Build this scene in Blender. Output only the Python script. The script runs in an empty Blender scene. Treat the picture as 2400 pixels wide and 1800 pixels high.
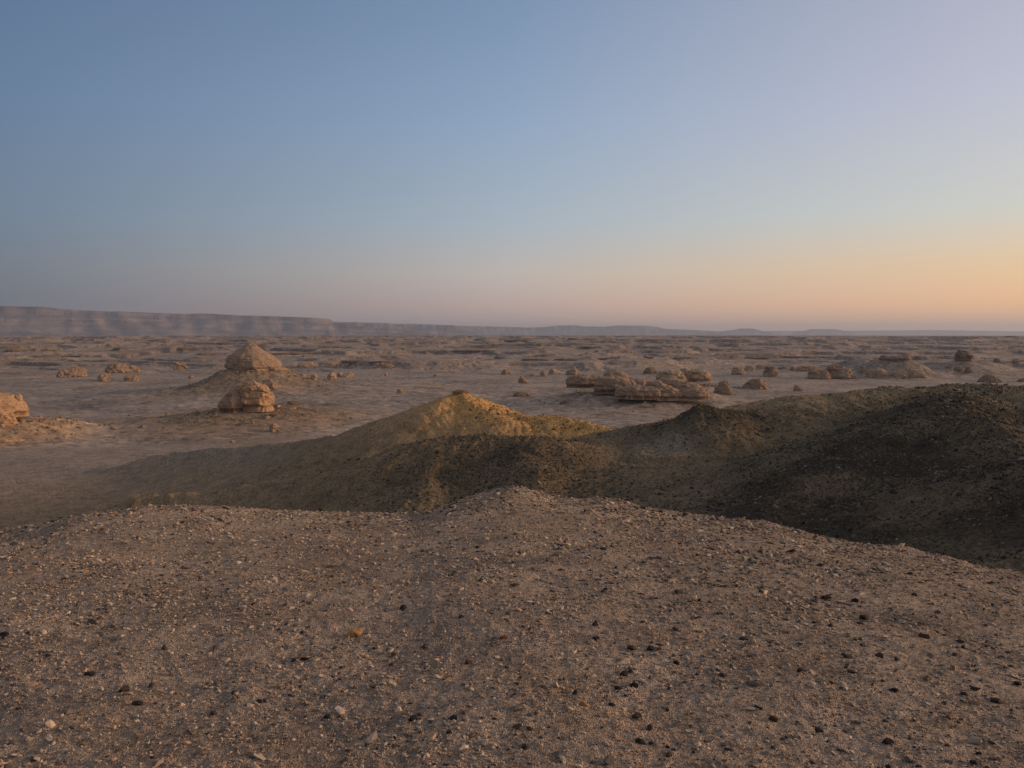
import bpy, math, random
import numpy as np
from mathutils import Vector

# ------------------------------------------------------------------ camera, world, sun, exposure
sc = bpy.context.scene
col = sc.collection
PITCH = math.radians(3.7)
F = 1812.0                         # focal length in pixels of the 2400 px wide photograph
cam = bpy.data.cameras.new('camera'); cam_ob = bpy.data.objects.new('camera', cam); col.objects.link(cam_ob)
cam.sensor_width = 36; cam.lens = 36*F/2400; cam.clip_start = 0.1; cam.clip_end = 80000
cam_ob.location = (0, 0, 0); cam_ob.rotation_euler = (math.pi/2-PITCH, 0, 0)
sc.camera = cam_ob

SUN_AZ = math.radians(88); SUN_EL = math.radians(12); GLOW = 9.0
w = bpy.data.worlds.new('World'); sc.world = w; w.use_nodes = True
nt = w.node_tree; nt.nodes.clear()
def N(nt, typ, **kw):
    n = nt.nodes.new(typ)
    for k, v in kw.items():
        if k.startswith('i_'): n.inputs[k[2:].replace('_', ' ')].default_value = v
        else: setattr(n, k, v)
    return n
sky = N(nt, 'ShaderNodeTexSky', sky_type='NISHITA', sun_disc=False, sun_elevation=SUN_EL, sun_rotation=SUN_AZ,
        altitude=100, air_density=1.0, dust_density=2.2, ozone_density=2.5)
# dusk colours of the sky in view, unseen zenith and back brightened as fill light: elevation ramps at five angles from the sun, over the sky texture's own light
def lin(c): return tuple((v/255/12.92 if v/255 < .04045 else ((v/255+.055)/1.055)**2.4) for v in c)
ELS = [0, 2, 4.5, 8, 15, 22.7, 45, 90]
ZEN_FILL = [(150, 150, 160), (152, 150, 158)]
DOME = [(-1.0, [(140, 132, 140), (150, 138, 148), (148, 142, 152), (136, 142, 158), (122, 136, 162), (108, 126, 154)]+ZEN_FILL),
        (-.52, [(94, 101, 112), (101, 108, 120), (108, 118, 131), (106, 124, 145), (97, 121, 150), (86, 109, 141)]+ZEN_FILL),
        (.035, [(180, 157, 150), (198, 172, 162), (193, 183, 175), (167, 179, 189), (142, 164, 190), (120, 144, 174)]+ZEN_FILL),
        (.58, [(236, 172, 130), (255, 196, 142), (236, 201, 158), (206, 206, 197), (188, 189, 204), (171, 174, 191)]+ZEN_FILL),
        (1.0, [(255, 190, 130), (255, 215, 150), (255, 225, 175), (240, 225, 200), (215, 208, 205), (196, 196, 206)]+ZEN_FILL)]
L_ = nt.links.new
tc = N(nt, 'ShaderNodeTexCoord'); sx = N(nt, 'ShaderNodeSeparateXYZ'); L_(tc.outputs['Generated'], sx.inputs[0])
def M_(op, a, b=None, clamp=False):
    n = N(nt, 'ShaderNodeMath', operation=op, use_clamp=clamp)
    for k, v in enumerate((a, b)):
        if v is None: continue
        if hasattr(v, 'links'): L_(v, n.inputs[k])
        else: n.inputs[k].default_value = v
    return n.outputs[0]
fe = M_('SQRT', M_('MAXIMUM', sx.outputs[2], 0.0))
hz = M_('SQRT', M_('ADD', M_('ADD', M_('MULTIPLY', sx.outputs[0], sx.outputs[0]), M_('MULTIPLY', sx.outputs[1], sx.outputs[1])), 1e-6))
ca = M_('DIVIDE', M_('ADD', M_('MULTIPLY', sx.outputs[0], math.sin(SUN_AZ)), M_('MULTIPLY', sx.outputs[1], math.cos(SUN_AZ))), hz)
prev = None; pc = None
for c_, cols_ in DOME:
    r = N(nt, 'ShaderNodeValToRGB'); e = r.color_ramp.elements; L_(fe, r.inputs[0])
    while len(e) < len(ELS): e.new(.5)
    for k, (el, cc) in enumerate(zip(ELS, cols_)): e[k].position = math.sqrt(math.sin(math.radians(el))); e[k].color = (*lin(cc), 1)
    if prev is None: prev = r.outputs[0]
    else:
        mr = N(nt, 'ShaderNodeMapRange'); L_(ca, mr.inputs[0]); mr.inputs[1].default_value = pc; mr.inputs[2].default_value = c_
        mx = N(nt, 'ShaderNodeMix', data_type='RGBA'); L_(mr.outputs[0], mx.inputs[0]); L_(prev, mx.inputs[6]); L_(r.outputs[0], mx.inputs[7]); prev = mx.outputs[2]
    pc = c_
# afterglow round the sun, which stands outside the frame
dt = N(nt, 'ShaderNodeVectorMath', operation='DOT_PRODUCT'); L_(tc.outputs['Generated'], dt.inputs[0])
dt.inputs[1].default_value = (math.sin(SUN_AZ), math.cos(SUN_AZ), math.sin(math.radians(5)))
gl = M_('MULTIPLY', M_('POWER', M_('MAXIMUM', dt.outputs['Value'], 0.0), 42.0), GLOW)
gc = N(nt, 'ShaderNodeVectorMath', operation='SCALE'); gc.inputs[0].default_value = (1.0, .62, .36); L_(gl, gc.inputs['Scale'])
sk = N(nt, 'ShaderNodeVectorMath', operation='SCALE'); L_(sky.outputs[0], sk.inputs[0]); sk.inputs['Scale'].default_value = .012
ad = N(nt, 'ShaderNodeVectorMath', operation='ADD'); L_(prev, ad.inputs[0]); L_(gc.outputs[0], ad.inputs[1])
ad2 = N(nt, 'ShaderNodeVectorMath', operation='ADD'); L_(ad.outputs[0], ad2.inputs[0]); L_(sk.outputs[0], ad2.inputs[1])
bg = N(nt, 'ShaderNodeBackground'); bg.inputs['Strength'].default_value = 1.0
out = N(nt, 'ShaderNodeOutputWorld'); L_(ad2.outputs[0], bg.inputs['Color']); L_(bg.outputs[0], out.inputs['Surface'])

sl = bpy.data.lights.new('sun', 'SUN'); sl.energy = 2.0; sl.angle = math.radians(7.0); sl.color = (1.0, 0.66, 0.40)
so = bpy.data.objects.new('sun', sl); col.objects.link(so)
sd = Vector((math.sin(SUN_AZ)*math.cos(SUN_EL), math.cos(SUN_AZ)*math.cos(SUN_EL), math.sin(SUN_EL)))
so.rotation_euler = sd.to_track_quat('Z', 'Y').to_euler()
sc.view_settings.view_transform = 'Standard'; sc.view_settings.look = 'None'
sc.view_settings.exposure = 0.0; sc.view_settings.gamma = 1.0
sc.render.engine = 'CYCLES'
sc.cycles.max_bounces = 6; sc.cycles.volume_bounces = 1

# ------------------------------------------------------------------ noise
def _h(ix, iy, iz, seed):
    n = (ix*374761393 + iy*668265263 + iz*2147483647 + seed*974634777) & 0xFFFFFFFF
    n = ((n ^ (n >> 13))*1274126177) & 0xFFFFFFFF
    n = ((n ^ (n >> 16))*2246822519) & 0xFFFFFFFF
    return ((n ^ (n >> 15)) & 0xFFFFFF)/float(0xFFFFFF)
def _s(t): return t*t*t*(t*(t*6-15)+10)
def noise2(x, y, seed=0):
    """gradient noise about -1..1"""
    x = np.asarray(x, float); y = np.asarray(y, float)
    xi = np.floor(x).astype(np.int64); yi = np.floor(y).astype(np.int64)
    fx = x-xi; fy = y-yi; u = _s(fx); v = _s(fy); r = []
    for dx in (0, 1):
        for dy in (0, 1):
            a = _h(xi+dx, yi+dy, 0, seed)*6.2831853
            r.append(np.cos(a)*(fx-dx)+np.sin(a)*(fy-dy))
    return ((r[0]*(1-v)+r[1]*v)*(1-u)+(r[2]*(1-v)+r[3]*v)*u)*1.5
def fbm(x, y, o=4, seed=0, g=0.5):
    s = 0; a = 1; t = 0
    for k in range(o):
        s = s+a*noise2(x, y, seed+k*17); t += a
        x = x*2.03+11.3; y = y*2.03-7.7; a *= g
    return s/t*1.3
def ridged(x, y, o=4, seed=0):
    s = 0; a = 1; t = 0
    for k in range(o):
        s = s+a*(1-np.abs(noise2(x, y, seed+k*17))*2); t += a
        x = x*2.03+11.3; y = y*2.03-7.7; a *= .5
    return s/t
def noise3(x, y, z, seed=0):
    xi = np.floor(x).astype(np.int64); yi = np.floor(y).astype(np.int64); zi = np.floor(z).astype(np.int64)
    u = _s(x-xi); v = _s(y-yi); ww = _s(z-zi); s = 0
    for dx in (0, 1):
        for dy in (0, 1):
            for dz in (0, 1):
                s = s+_h(xi+dx, yi+dy, zi+dz, seed)*(u if dx else 1-u)*(v if dy else 1-v)*(ww if dz else 1-ww)
    return s*2-1
def sstep(a, b, x):
    t = np.clip((x-a)/(b-a), 0, 1); return t*t*(3-2*t)
def smax(a, b, k):
    h = np.clip(.5+.5*(a-b)/k, 0, 1); return b*(1-h)+a*h+k*h*(1-h)

# ------------------------------------------------------------------ picture direction -> place
def ray(px, py):
    u = (px-1200)/F; v = (900-py)/F
    return np.array([u, math.cos(PITCH)+v*math.sin(PITCH), -math.sin(PITCH)+v*math.cos(PITCH)])
def at(px, py, r):
    """point at horizontal range r seen at (px, py) of the 2400 x 1800 photograph"""
    d = ray(px, py); return d*(r/math.hypot(d[0], d[1]))
K = 2400/2212.0
def at2(px, py, r): return at(px*K, py*K, r)
def az_of(px): d = ray(px, 860); return math.atan2(d[0], d[1])

# ------------------------------------------------------------------ terrain
# edge of the knoll the camera stands on: direction, dip, range
KN = [(-900, 1330, 10), (-400, 1230, 11), (-150, 1175, 12), (0, 1150, 12.5), (60, 1138, 12.5), (100, 1130, 12.5), (150, 1112, 12.5), (200, 1103, 12.5), (300, 1093, 12.5), (440, 1090, 12.5), (520, 1096, 12.8),
      (640, 1102, 13), (800, 1106, 13.5), (890, 1108, 14), (940, 1096, 14.6), (1010, 1072, 15.2), (1060, 1058, 15.5), (1110, 1050, 15.6),
      (1150, 1056, 15.6), (1200, 1073, 15.4), (1300, 1071, 15.3), (1340, 1078, 15.2), (1390, 1094, 15), (1480, 1108, 15), (1560, 1114, 15), (1650, 1125, 14.8),
      (1750, 1149, 14.4), (1800, 1163, 14), (1860, 1169, 13.8), (1950, 1180, 13.4), (2050, 1203, 12.8), (2120, 1223, 12.4), (2212, 1238, 12),
      (2350, 1262, 11), (2700, 1330, 9), (3600, 1500, 7.5)]
_ka = []; _kr = []; _kz = []
for px, py, r in KN:
    p = at2(px, py+3, r); _ka.append(math.atan2(p[0], p[1])); _kr.append(r); _kz.append(p[2])
_ka = np.array([-math.pi]+[-2.0]+_ka+[2.0]+[math.pi]); _kr = np.array([7.0, 8.0]+_kr+[7.0, 7.0]); _kz = np.array([-2.6, -2.6]+_kz+[-2.6, -2.6])

RIDGES = {   # (px, py, range) in the 2212 px wide view
 'ochre_cone': (.37, .3, [(330, 980, 186), (440, 968, 176), (550, 958, 165), (640, 950, 157), (700, 942, 150), (800, 913, 142), (900, 881, 136),
        (955, 858, 131), (978, 850, 130), (991, 842, 130), (1003, 846, 129.5), (1028, 862, 128), (1045, 872, 126), (1100, 886, 122), (1160, 893, 120), (1200, 893, 118), (1250, 903, 116),
        (1290, 915, 113), (1330, 928, 110), (1355, 937, 108)]),
 'cone_spur': (.42, 1.2, [(990, 850, 129), (1050, 882, 122), (1090, 896, 117)]),
 'front': (.40, 1.0, [(300, 1068, 110), (440, 1056, 105), (560, 1042, 100), (640, 1024, 97), (740, 1003, 93), (820, 978, 90), (880, 954, 88), (960, 935, 86), (1060, 938, 85),
        (1130, 936, 84), (1200, 944, 84), (1270, 950, 85), (1310, 942, 87), (1350, 939, 90), (1400, 940, 92)]),
 'front_spur': (.45, 1.0, [(1130, 936, 84), (1150, 990, 76), (1160, 1040, 69)]),
 'front_spur2': (.5, 1.0, [(960, 940, 86), (920, 1010, 78), (900, 1070, 68)]),
 'right_hill': (.27, 3.0, [(1380, 938, 92), (1430, 922, 93), (1480, 903, 94), (1560, 903, 96), (1620, 888, 100), (1650, 876, 102), (1700, 860, 105),
        (1750, 851, 107), (1850, 839, 110), (1950, 833, 113), (2060, 828, 115), (2212, 827, 115), (2500, 810, 118), (3000, 780, 130)]),
 'hump': (.62, .4, [(1478, 896, 92), (1497, 880, 91), (1510, 868, 90.5), (1528, 869, 90.5), (1552, 878, 92), (1600, 889, 96)]),
 'dark_spur': (.36, 1.5, [(2060, 834, 112), (2066, 880, 80), (1990, 903, 75), (1930, 935, 71), (1850, 985, 66), (1750, 1050, 59), (1660, 1100, 53)]),
 'dark_spur2': (.40, 1.5, [(2066, 880, 79), (2130, 905, 72), (2200, 950, 66), (2300, 1010, 60), (2500, 1080, 52)]),
 'far_right': (.30, 3.0, [(2500, 810, 118), (2450, 900, 82), (2600, 950, 60)]),  # unseen higher ground past the right edge, added to shade the hills
 'corner': (.5, .6, [(2150, 1215, 39), (2212, 1196, 40), (2350, 1170, 42)]),
}
RG = {}
for k, (s, wd, pts) in RIDGES.items(): RG[k] = (s, wd, np.array([at2(*p) for p in pts]))
# hills built apart from the camera's own view: behind and beside the knoll
RG['behind'] = (.3, 3, np.array([(90., 10, -9), (60, -40, -7), (0, -70, -6), (-60, -60, -9), (-90, -10, -14)]))

_ag = np.linspace(-math.pi, math.pi, 2881)
def _gs(v, deg):
    k = int(deg*8*3); w = np.exp(-.5*(np.arange(-k, k+1)/(deg*8.))**2); w /= w.sum()
    return np.convolve(np.pad(v, k, mode='wrap'), w, 'valid')
_rg = _gs(np.interp(_ag, _ka, _kr), .5); _zg = _gs(np.interp(_ag, _ka, _kz), .35); _zs = _gs(_zg, 14)

def ridge_h(x, y, key):
    s, wd, P = RG[key]; best = np.full(x.shape, -1e3)
    for a, b in zip(P[:-1], P[1:]):
        dx, dy = b[0]-a[0], b[1]-a[1]; L = dx*dx+dy*dy+1e-9
        t = np.clip(((x-a[0])*dx+(y-a[1])*dy)/L, 0, 1)
        d = np.hypot(x-a[0]-t*dx, y-a[1]-t*dy)
        best = np.maximum(best, a[2]+t*(b[2]-a[2])-s*(np.sqrt(d*d+wd*wd)-wd))
    return best

PLAIN = -30.0
def polar_bump(x, y, px, r, prof, ex=1.0, exr=1.0, ey=1.0):
    """mound: prof = (distances, heights); ex stretches to the left, exr to the right, ey in depth"""
    a = az_of(px); cx, cy = r*math.sin(a), r*math.cos(a)
    dx = (x-cx)*math.cos(a)-(y-cy)*math.sin(a); dy = (x-cx)*math.sin(a)+(y-cy)*math.cos(a)
    d = np.hypot(np.where(dx > 0, dx/exr, dx/ex), dy/ey)
    d = d*(1+.16*fbm(x*.05+3, y*.05, 3, 91))
    return np.interp(d, prof[0], prof[1])

MOUNDS = [
 (588, 404, ([0, 14, 18, 24, 33, 46, 92], [13.4, 12.9, 10.4, 7.6, 4.9, 3.0, 0]), 1.0, 1.28, 1.0),
 (590, 274, ([0, 8, 13, 20, 32, 58], [6.2, 5.7, 4.6, 3.2, 1.7, 0]), 1.0, 1.25, .9),
 (-20, 260, ([0, 10, 18, 28, 46], [6.6, 5.6, 3.4, 1.3, 0]), 1.0, 1.0, .9),
 (1500, 342, ([0, 28, 33, 44, 62], [5.0, 4.8, 3.2, 1.2, 0]), 1.05, 1.1, .85),
 (1600, 430, ([0, 22, 34, 50], [2.5, 2.2, .8, 0]), 1, 1, 1),
 (2092, 610, ([0, 13, 18, 27, 40], [12.0, 11.6, 8, 2.6, 0]), 1.0, 1.0, .9),
 (2258, 650, ([0, 6, 14, 28, 52], [11.5, 10.5, 6.5, 2.6, 0]), 1.2, 1.0, .9),
 (2310, 800, ([0, 10, 30], [7, 5, 0]), 1, 1, 1),
 (2000, 760, ([0, 4, 20], [9, 6.5, 0]), 1, 1, 1),
 (2025, 740, ([0, 4, 20], [8.5, 6, 0]), 1, 1, 1),
 (1226, 336, ([0, 5, 12], [1.0, .7, 0]), 1, 1, 1),
 (1224, 392, ([0, 4, 10], [.9, .6, 0]), 1, 1, 1),
 (1000, 345, ([0, 14, 17, 30], [1.5, 1.3, .5, 0]), 1.0, 1.3, .8),
]
def plain_h(x, y):
    r = np.hypot(x, y); az = np.arctan2(x, y)
    z = PLAIN+.6*fbm(x/60., y/45., 4, 5)+.9*(ridged(x/95.+y/400., y/60.+x/300, 4, 6)-.4)*sstep(190, 330, r)+1.6*fbm(x/210., y/160., 3, 8)*sstep(150, 350, r)+.12*fbm(x/9., y/7., 3, 9)
    for px, rr, prof, ex, exr, ey in MOUNDS:
        z = z+polar_bump(x, y, px, rr, prof, ex, exr, ey)
    far = sstep(560, 640, r)
    if np.any(far > 0):
        # flat-topped terraces cut by gullies, rising away from the camera
        wx = x+70*fbm(x/260., y/260., 4, 21)+14*fbm(x/40., y/40., 3, 24); wy = y+90*fbm(x/300.+5, y/300., 4, 22)+14*fbm(x/40., y/40.+4, 3, 25)
        f = wy/1.0
        azd = az-az_of(1160)
        for k, (R, H, S, sd, gap) in enumerate([(720, 4.6, 4, 31, .1), (900, 4.0, 18, 32, .2), (1120, 3.8, 5, 33, .1), (1420, 3.8, 10, 34, 0.), (1900, 3.2, 14, 35, 0.),
                                           (2500, 3.2, 30, 36, 0), (3300, 2.8, 30, 37, 0), (4600, 1.5, 40, 38, 0)]):
            q = wy-R*(1+.10*noise2(az*5+k*3.1, az*0+k, sd)-.05*np.cos(az*3+k))
            edge = sstep(0, 1, q/S)                 # cliff
            foot = sstep(-S*3.5, S*.2, q)*.55       # talus under the cliff
            z = z+H*(.5*edge+.5*foot/.55)*(.75+.5*sstep(-.5, .5, noise2(x/400., y/400., sd+50)))
        m = fbm(wx/120., wy/80., 3, 41)
        z = z+far*(3.6*sstep(.16, .26, m)*sstep(620, 900, r)-1.6*sstep(.1, .3, fbm(wx/90.+9, wy/150., 3, 43)))
        m2 = fbm(wx/260.+7, wy/170., 3, 44)
        z = z+far*4.2*sstep(.12, .2, m2)*sstep(1000, 1500, r)*(1-sstep(5000, 8000, r))
        z = z+far*.5*fbm(x/22., y/22., 3, 45)
        top = -r*math.tan(math.radians(.10))-.5
        z = np.where(r > 1500, np.minimum(z, top*sstep(1500, 3500, r)+(1-sstep(1500, 3500, r))*-4), z)
    return z

def base_h(x, y):
    """floor of the hollows between the knoll and the plain"""
    r = np.hypot(x, y); az = np.degrees(np.arctan2(x, y))
    # range at which the floor has come down to the plain
    fl = np.interp(az, [-180, -50, -34, -20, -5, 5, 20, 34, 60, 180], [-16, -22, -23, -22, -17, -14, -12.3, -11.2, -11, -14])
    r1 = np.interp(az, [-180, -50, -34, -20, -5, 5, 20, 34, 60, 180], [150, 70, 70, 70, 80, 100, 120, 140, 150, 150])
    r2 = np.interp(az, [-180, -50, -34, -20, -5, 5, 20, 34, 60, 180], [350, 170, 168, 165, 175, 165, 190, 260, 300, 350])
    t = np.clip((r-r1)/(r2-r1), 0, 1); t = t*(2-t)*.6+.4*sstep(0, 1, t)
    return fl+(PLAIN-fl)*t, t

def knoll_h(x, y):
    r = np.hypot(x, y); az = np.arctan2(x, y)
    rs = np.interp(az, _ag, _rg); zs = np.interp(az, _ag, _zg); zm = np.interp(az, _ag, _zs); q = np.clip(r/rs, 0, 1)
    zi = -1.6+(zm+1.6)*q**1.35+(zs-zm)*sstep(.66, 1.02, q)/sstep(.66, 1.02, 1)
    q = np.maximum(r-rs, 0)
    zo = zs-.58*(np.sqrt(q*q+.35**2)-.35)-.05*q
    z = np.where(r < rs, zi, zo)
    # a broad swell and small relief, fading right at the crest so that the outline stays
    fade = .35+.65*np.clip(np.abs(r-rs)/3., 0, 1)
    z = z+fade*sstep(1.0, 3.0, r)*(.045*fbm(x/2.6, y/2.2, 3, 61)+.014*fbm(x/.6, y/.5, 3, 62))+.010*fbm(x/.11, y/.09, 3, 63)+.006*ridged(x/.07, y/.06, 2, 66)*(1-sstep(6, 9, r))
    z = z+.055*fbm(x/.9, y/.9, 4, 64)*sstep(9, 13, r)
    return z

def ground_z(x, y):
    x = np.atleast_1d(np.asarray(x, float)); y = np.atleast_1d(np.asarray(y, float))
    r = np.hypot(x, y); z = np.empty(x.shape)
    far = r > 380; near = ~far
    if far.any(): z[far] = plain_h(x[far], y[far])
    if near.any():
        X, Y = x[near], y[near]; R = r[near]
        b, t = base_h(X, Y)
        pl = plain_h(X, Y)
        b = b*(1-t)+pl*t
        # warped position: crest lines get nicks and gullies without moving far
        wx = X+.55*fbm(X/6., Y/6., 4, 71); wy = Y+.55*fbm(X/6., Y/6.+9, 4, 72)
        h = b
        for k in RG:
            h = smax(h, ridge_h(wx, wy, k), .35)
        above = sstep(0, 4, h-b)
        g = ridged(X/9., Y/14., 3, 73)
        g2 = ridged(X/3.2+fbm(X/9, Y/9, 2, 76), Y/13., 3, 77)
        h = h+above*(-.15+.22*fbm(X/6., Y/6., 4, 74)-.35*sstep(.2, .8, g)-.22*sstep(.25, .75, g2))*sstep(26, 40, R)*.8
        h = h+sstep(24, 40, R)*(1-sstep(150, 260, R))*(.13*fbm(X/1.6, Y/1.6, 3, 75)+(.06+.13*sstep(-.1, .4, fbm(X/12., Y/10., 2, 79)))*fbm(X/.55, Y/.7, 3, 78))
        kn = knoll_h(X, Y)
        z[near] = np.where(R < 70, smax(kn, h, .3*sstep(14, 30, R)+1e-4), h)
    return z
def gz(x, y): return float(ground_z(x, y)[0])
def hit(px, py, r0=1.5, r1=12000):
    """where the line of sight through (px, py) first meets the ground"""
    rs = np.geomspace(r0, r1, 6000); d = ray(px, py); d = d/math.hypot(d[0], d[1])
    z = ground_z(rs*d[0], rs*d[1]); k = np.argmax(z >= rs*d[2])
    return np.array([rs[k]*d[0], rs[k]*d[1], z[k]]), rs[k]

# ------------------------------------------------------------------ materials
def ramp(nt, fac, stops):
    r = nt.nodes.new('ShaderNodeValToRGB'); e = r.color_ramp.elements
    while len(e) < len(stops): e.new(.5)
    for k, (p, c) in enumerate(stops): e[k].position = p; e[k].color = (*c, 1)
    nt.links.new(fac, r.inputs[0]); return r.outputs[0]
def mix(nt, fac, a, b, mode='MIX'):
    m = nt.nodes.new('ShaderNodeMix'); m.data_type = 'RGBA'; m.blend_type = mode
    for s, v in ((0, fac), (6, a), (7, b)):
        if hasattr(v, 'default_value') or hasattr(v, 'links'): nt.links.new(v, m.inputs[s])
        else: m.inputs[s].default_value = (*v, 1) if isinstance(v, tuple) else v
    return m.outputs[2]
def noise_n(nt, vec, scale, detail=4, rough=.55, dist=0):
    n = nt.nodes.new('ShaderNodeTexNoise'); n.inputs['Scale'].default_value = scale; n.inputs['Detail'].default_value = detail
    n.inputs['Roughness'].default_value = rough; n.inputs['Distortion'].default_value = dist
    nt.links.new(vec, n.inputs['Vector']); return n.outputs[0]
def vscale(nt, vec, s):
    m = nt.nodes.new('ShaderNodeMapping'); m.inputs['Scale'].default_value = s; nt.links.new(vec, m.inputs[0]); return m.outputs[0]
def attr(nt, name):
    a = nt.nodes.new('ShaderNodeAttribute'); a.attribute_name = name; return a
def newmat(name, rough=.95):
    m = bpy.data.materials.new(name); m.use_nodes = True; t = m.node_tree; b = t.nodes['Principled BSDF']
    b.inputs['Roughness'].default_value = rough; b.inputs['Specular IOR Level'].default_value = .15
    return m, t, b
def bump(nt, b, height, dist, strength=1.0):
    n = nt.nodes.new('ShaderNodeBump'); n.inputs['Distance'].default_value = dist; n.inputs['Strength'].default_value = strength
    nt.links.new(height, n.inputs['Height'])
    nt.links.new(n.outputs[0], b.inputs['Normal']); return n

def ground_mat(name, s1, s2, bd, kind):
    m, t, b = newmat(name, 1.0)
    g = t.nodes.new('ShaderNodeNewGeometry').outputs['Position']
    a = attr(t, 'soil')
    c = a.outputs['Color']
    n1 = noise_n(t, g, s1, 6, .62); n2 = noise_n(t, g, s2, 5, .65)
    c = mix(t, 1.0, c, ramp(t, n1, [(.3, (.66, .66, .68)), (.5, (1, 1, 1)), (.72, (1.28, 1.25, 1.2))]), 'MULTIPLY')
    c = mix(t, 1.0, c, ramp(t, n2, [(.28, (.62, .62, .62)), (.5, (1, 1, 1)), (.75, (1.3, 1.28, 1.22))]), 'MULTIPLY')
    if kind == 'knoll':
        v = t.nodes.new('ShaderNodeTexVoronoi'); v.inputs['Scale'].default_value = 120; t.links.new(g, v.inputs['Vector'])
        c = mix(t, 1.0, c, ramp(t, v.outputs['Color'], [(0, (.55, .54, .55)), (.45, (.95, .95, .95)), (1, (1.5, 1.45, 1.38))]), 'MULTIPLY')
        n3 = noise_n(t, g, 55, 5, .7)
        ad = t.nodes.new('ShaderNodeMath'); ad.operation = 'SUBTRACT'; t.links.new(n3, ad.inputs[0]); t.links.new(v.outputs['Distance'], ad.inputs[1])
        bump(t, b, ad.outputs[0], bd, 1.0)
    else:
        n3 = noise_n(t, g, s2*1.7, 6, .68)
        c = mix(t, 1.0, c, ramp(t, n3, [(.34, (.38, .38, .39)), (.47, (.95, .95, .95)), (.56, (1.08, 1.07, 1.05)), (.68, (1.5, 1.45, 1.35))]), 'MULTIPLY')
        bump(t, b, n3, bd, .9)
    t.links.new(c, b.inputs['Base Color'])
    return m
M_knoll = ground_mat('gravel_ground', 1.3, 14, .03, 'knoll')
M_hill = ground_mat('hill_soil', .45, 2.4, .30, 'hill')
M_plain = ground_mat('plain_sand', .03, .22, .8, 'plain')

def rock_mat(name, c0, c1, band=1.0, scale=1.0, bd=.35):
    m, t, b = newmat(name, .95)
    g = t.nodes.new('ShaderNodeNewGeometry').outputs['Position']
    n1 = noise_n(t, g, .25*scale, 6, .6); n2 = noise_n(t, vscale(t, g, (.12, .12, 1.6)), 1.1*scale, 5, .6)
    c = mix(t, n1, c0, c1)
    c = mix(t, 1.0, c, ramp(t, n2, [(.3, (.84, .82, .80)), (.5, (1, 1, 1)), (.7, (1.1, 1.08, 1.05))]), 'MULTIPLY')
    n3 = noise_n(t, vscale(t, g, (1, 1, 2.2)), 1.2*scale, 7, .65)
    c = mix(t, 1.0, c, ramp(t, n3, [(.32, (.7, .7, .7)), (.5, (1, 1, 1)), (.7, (1.15, 1.15, 1.15))]), 'MULTIPLY')
    t.links.new(c, b.inputs['Base Color']); bump(t, b, n3, bd, .8)
    return m
M_rock = rock_mat('tan_sandstone', (.36, .225, .125), (.46, .31, .19))
M_rock_orange = rock_mat('orange_sandstone', (.36, .215, .12), (.46, .295, .175))
M_rock_mid = rock_mat('ochre_brown_rock', (.25, .165, .105), (.35, .24, .16))
M_rock_far = rock_mat('pale_brown_rock', (.34, .225, .14), (.44, .30, .19))
M_scree_cap = rock_mat('ochre_cap_rock', (.24, .14, .06), (.36, .21, .095), scale=4, bd=.08)
M_rock_dark = rock_mat('dark_brown_rock', (.19, .13, .08), (.27, .185, .115))
M_esc, t, b_ = newmat('escarpment_rock', 1.0)
g_ = t.nodes.new('ShaderNodeNewGeometry').outputs['Position']
n1_ = noise_n(t, vscale(t, g_, (1, 1, 2.5)), .0032, 7, .66); n2_ = noise_n(t, vscale(t, g_, (.15, .15, 3)), .012, 4, .6)
c_ = ramp(t, n1_, [(.36, (.09, .08, .08)), (.5, (.15, .12, .11)), (.66, (.27, .20, .165))])
c_ = mix(t, 1.0, c_, ramp(t, n2_, [(.35, (.7, .7, .7)), (.65, (1.3, 1.25, 1.2))]), 'MULTIPLY')
t.links.new(c_, b_.inputs['Base Color']); bump(t, b_, n1_, 30, .8)

def col_mat(name, rough=.85):
    m, t, b = newmat(name, rough)
    a = attr(t, 'soil'); g = t.nodes.new('ShaderNodeNewGeometry').outputs['Position']
    n = noise_n(t, g, 90 if 'pebble' in name else 5, 3)
    c = mix(t, 1.0, a.outputs['Color'], ramp(t, n, [(.3, (.75, .75, .75)), (.7, (1.25, 1.25, 1.25))]), 'MULTIPLY')
    t.links.new(c, b.inputs['Base Color']); return m
M_peb = col_mat('pebble_stone'); M_scree = col_mat('scree_stone', .9)

# ------------------------------------------------------------------ mesh helpers
def mesh_from(name, V, Fq, smooth=True, colors=None):
    V = np.asarray(V, np.float32); Fq = np.asarray(Fq, np.int32)
    me = bpy.data.meshes.new(name); me.vertices.add(len(V)); me.vertices.foreach_set('co', V.ravel())
    n, k = Fq.shape; me.loops.add(n*k); me.loops.foreach_set('vertex_index', Fq.ravel())
    me.polygons.add(n); me.polygons.foreach_set('loop_start', np.arange(0, n*k, k, dtype=np.int32))
    me.polygons.foreach_set('use_smooth', np.full(n, smooth))
    if colors is not None:
        a = me.attributes.new('soil', 'FLOAT_COLOR', 'POINT'); c = np.ones((len(V), 4), np.float32); c[:, :3] = colors; a.data.foreach_set('color', c.ravel())
    me.update(calc_edges=True); me.validate(); return me
def link(name, me, mat=None, parent=None, loc=(0, 0, 0)):
    o = bpy.data.objects.new(name, me); col.objects.link(o); o.location = loc
    if mat: me.materials.append(mat)
    if parent: o.parent = parent
    return o
def tag(o, label=None, cat=None, group=None, kind=None):
    for k, v in (('label', label), ('category', cat), ('group', group), ('kind', kind)):
        if v: o[k] = v
    return o
def empty(name, loc):
    o = bpy.data.objects.new(name, None); col.objects.link(o); o.location = loc; return o
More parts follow.
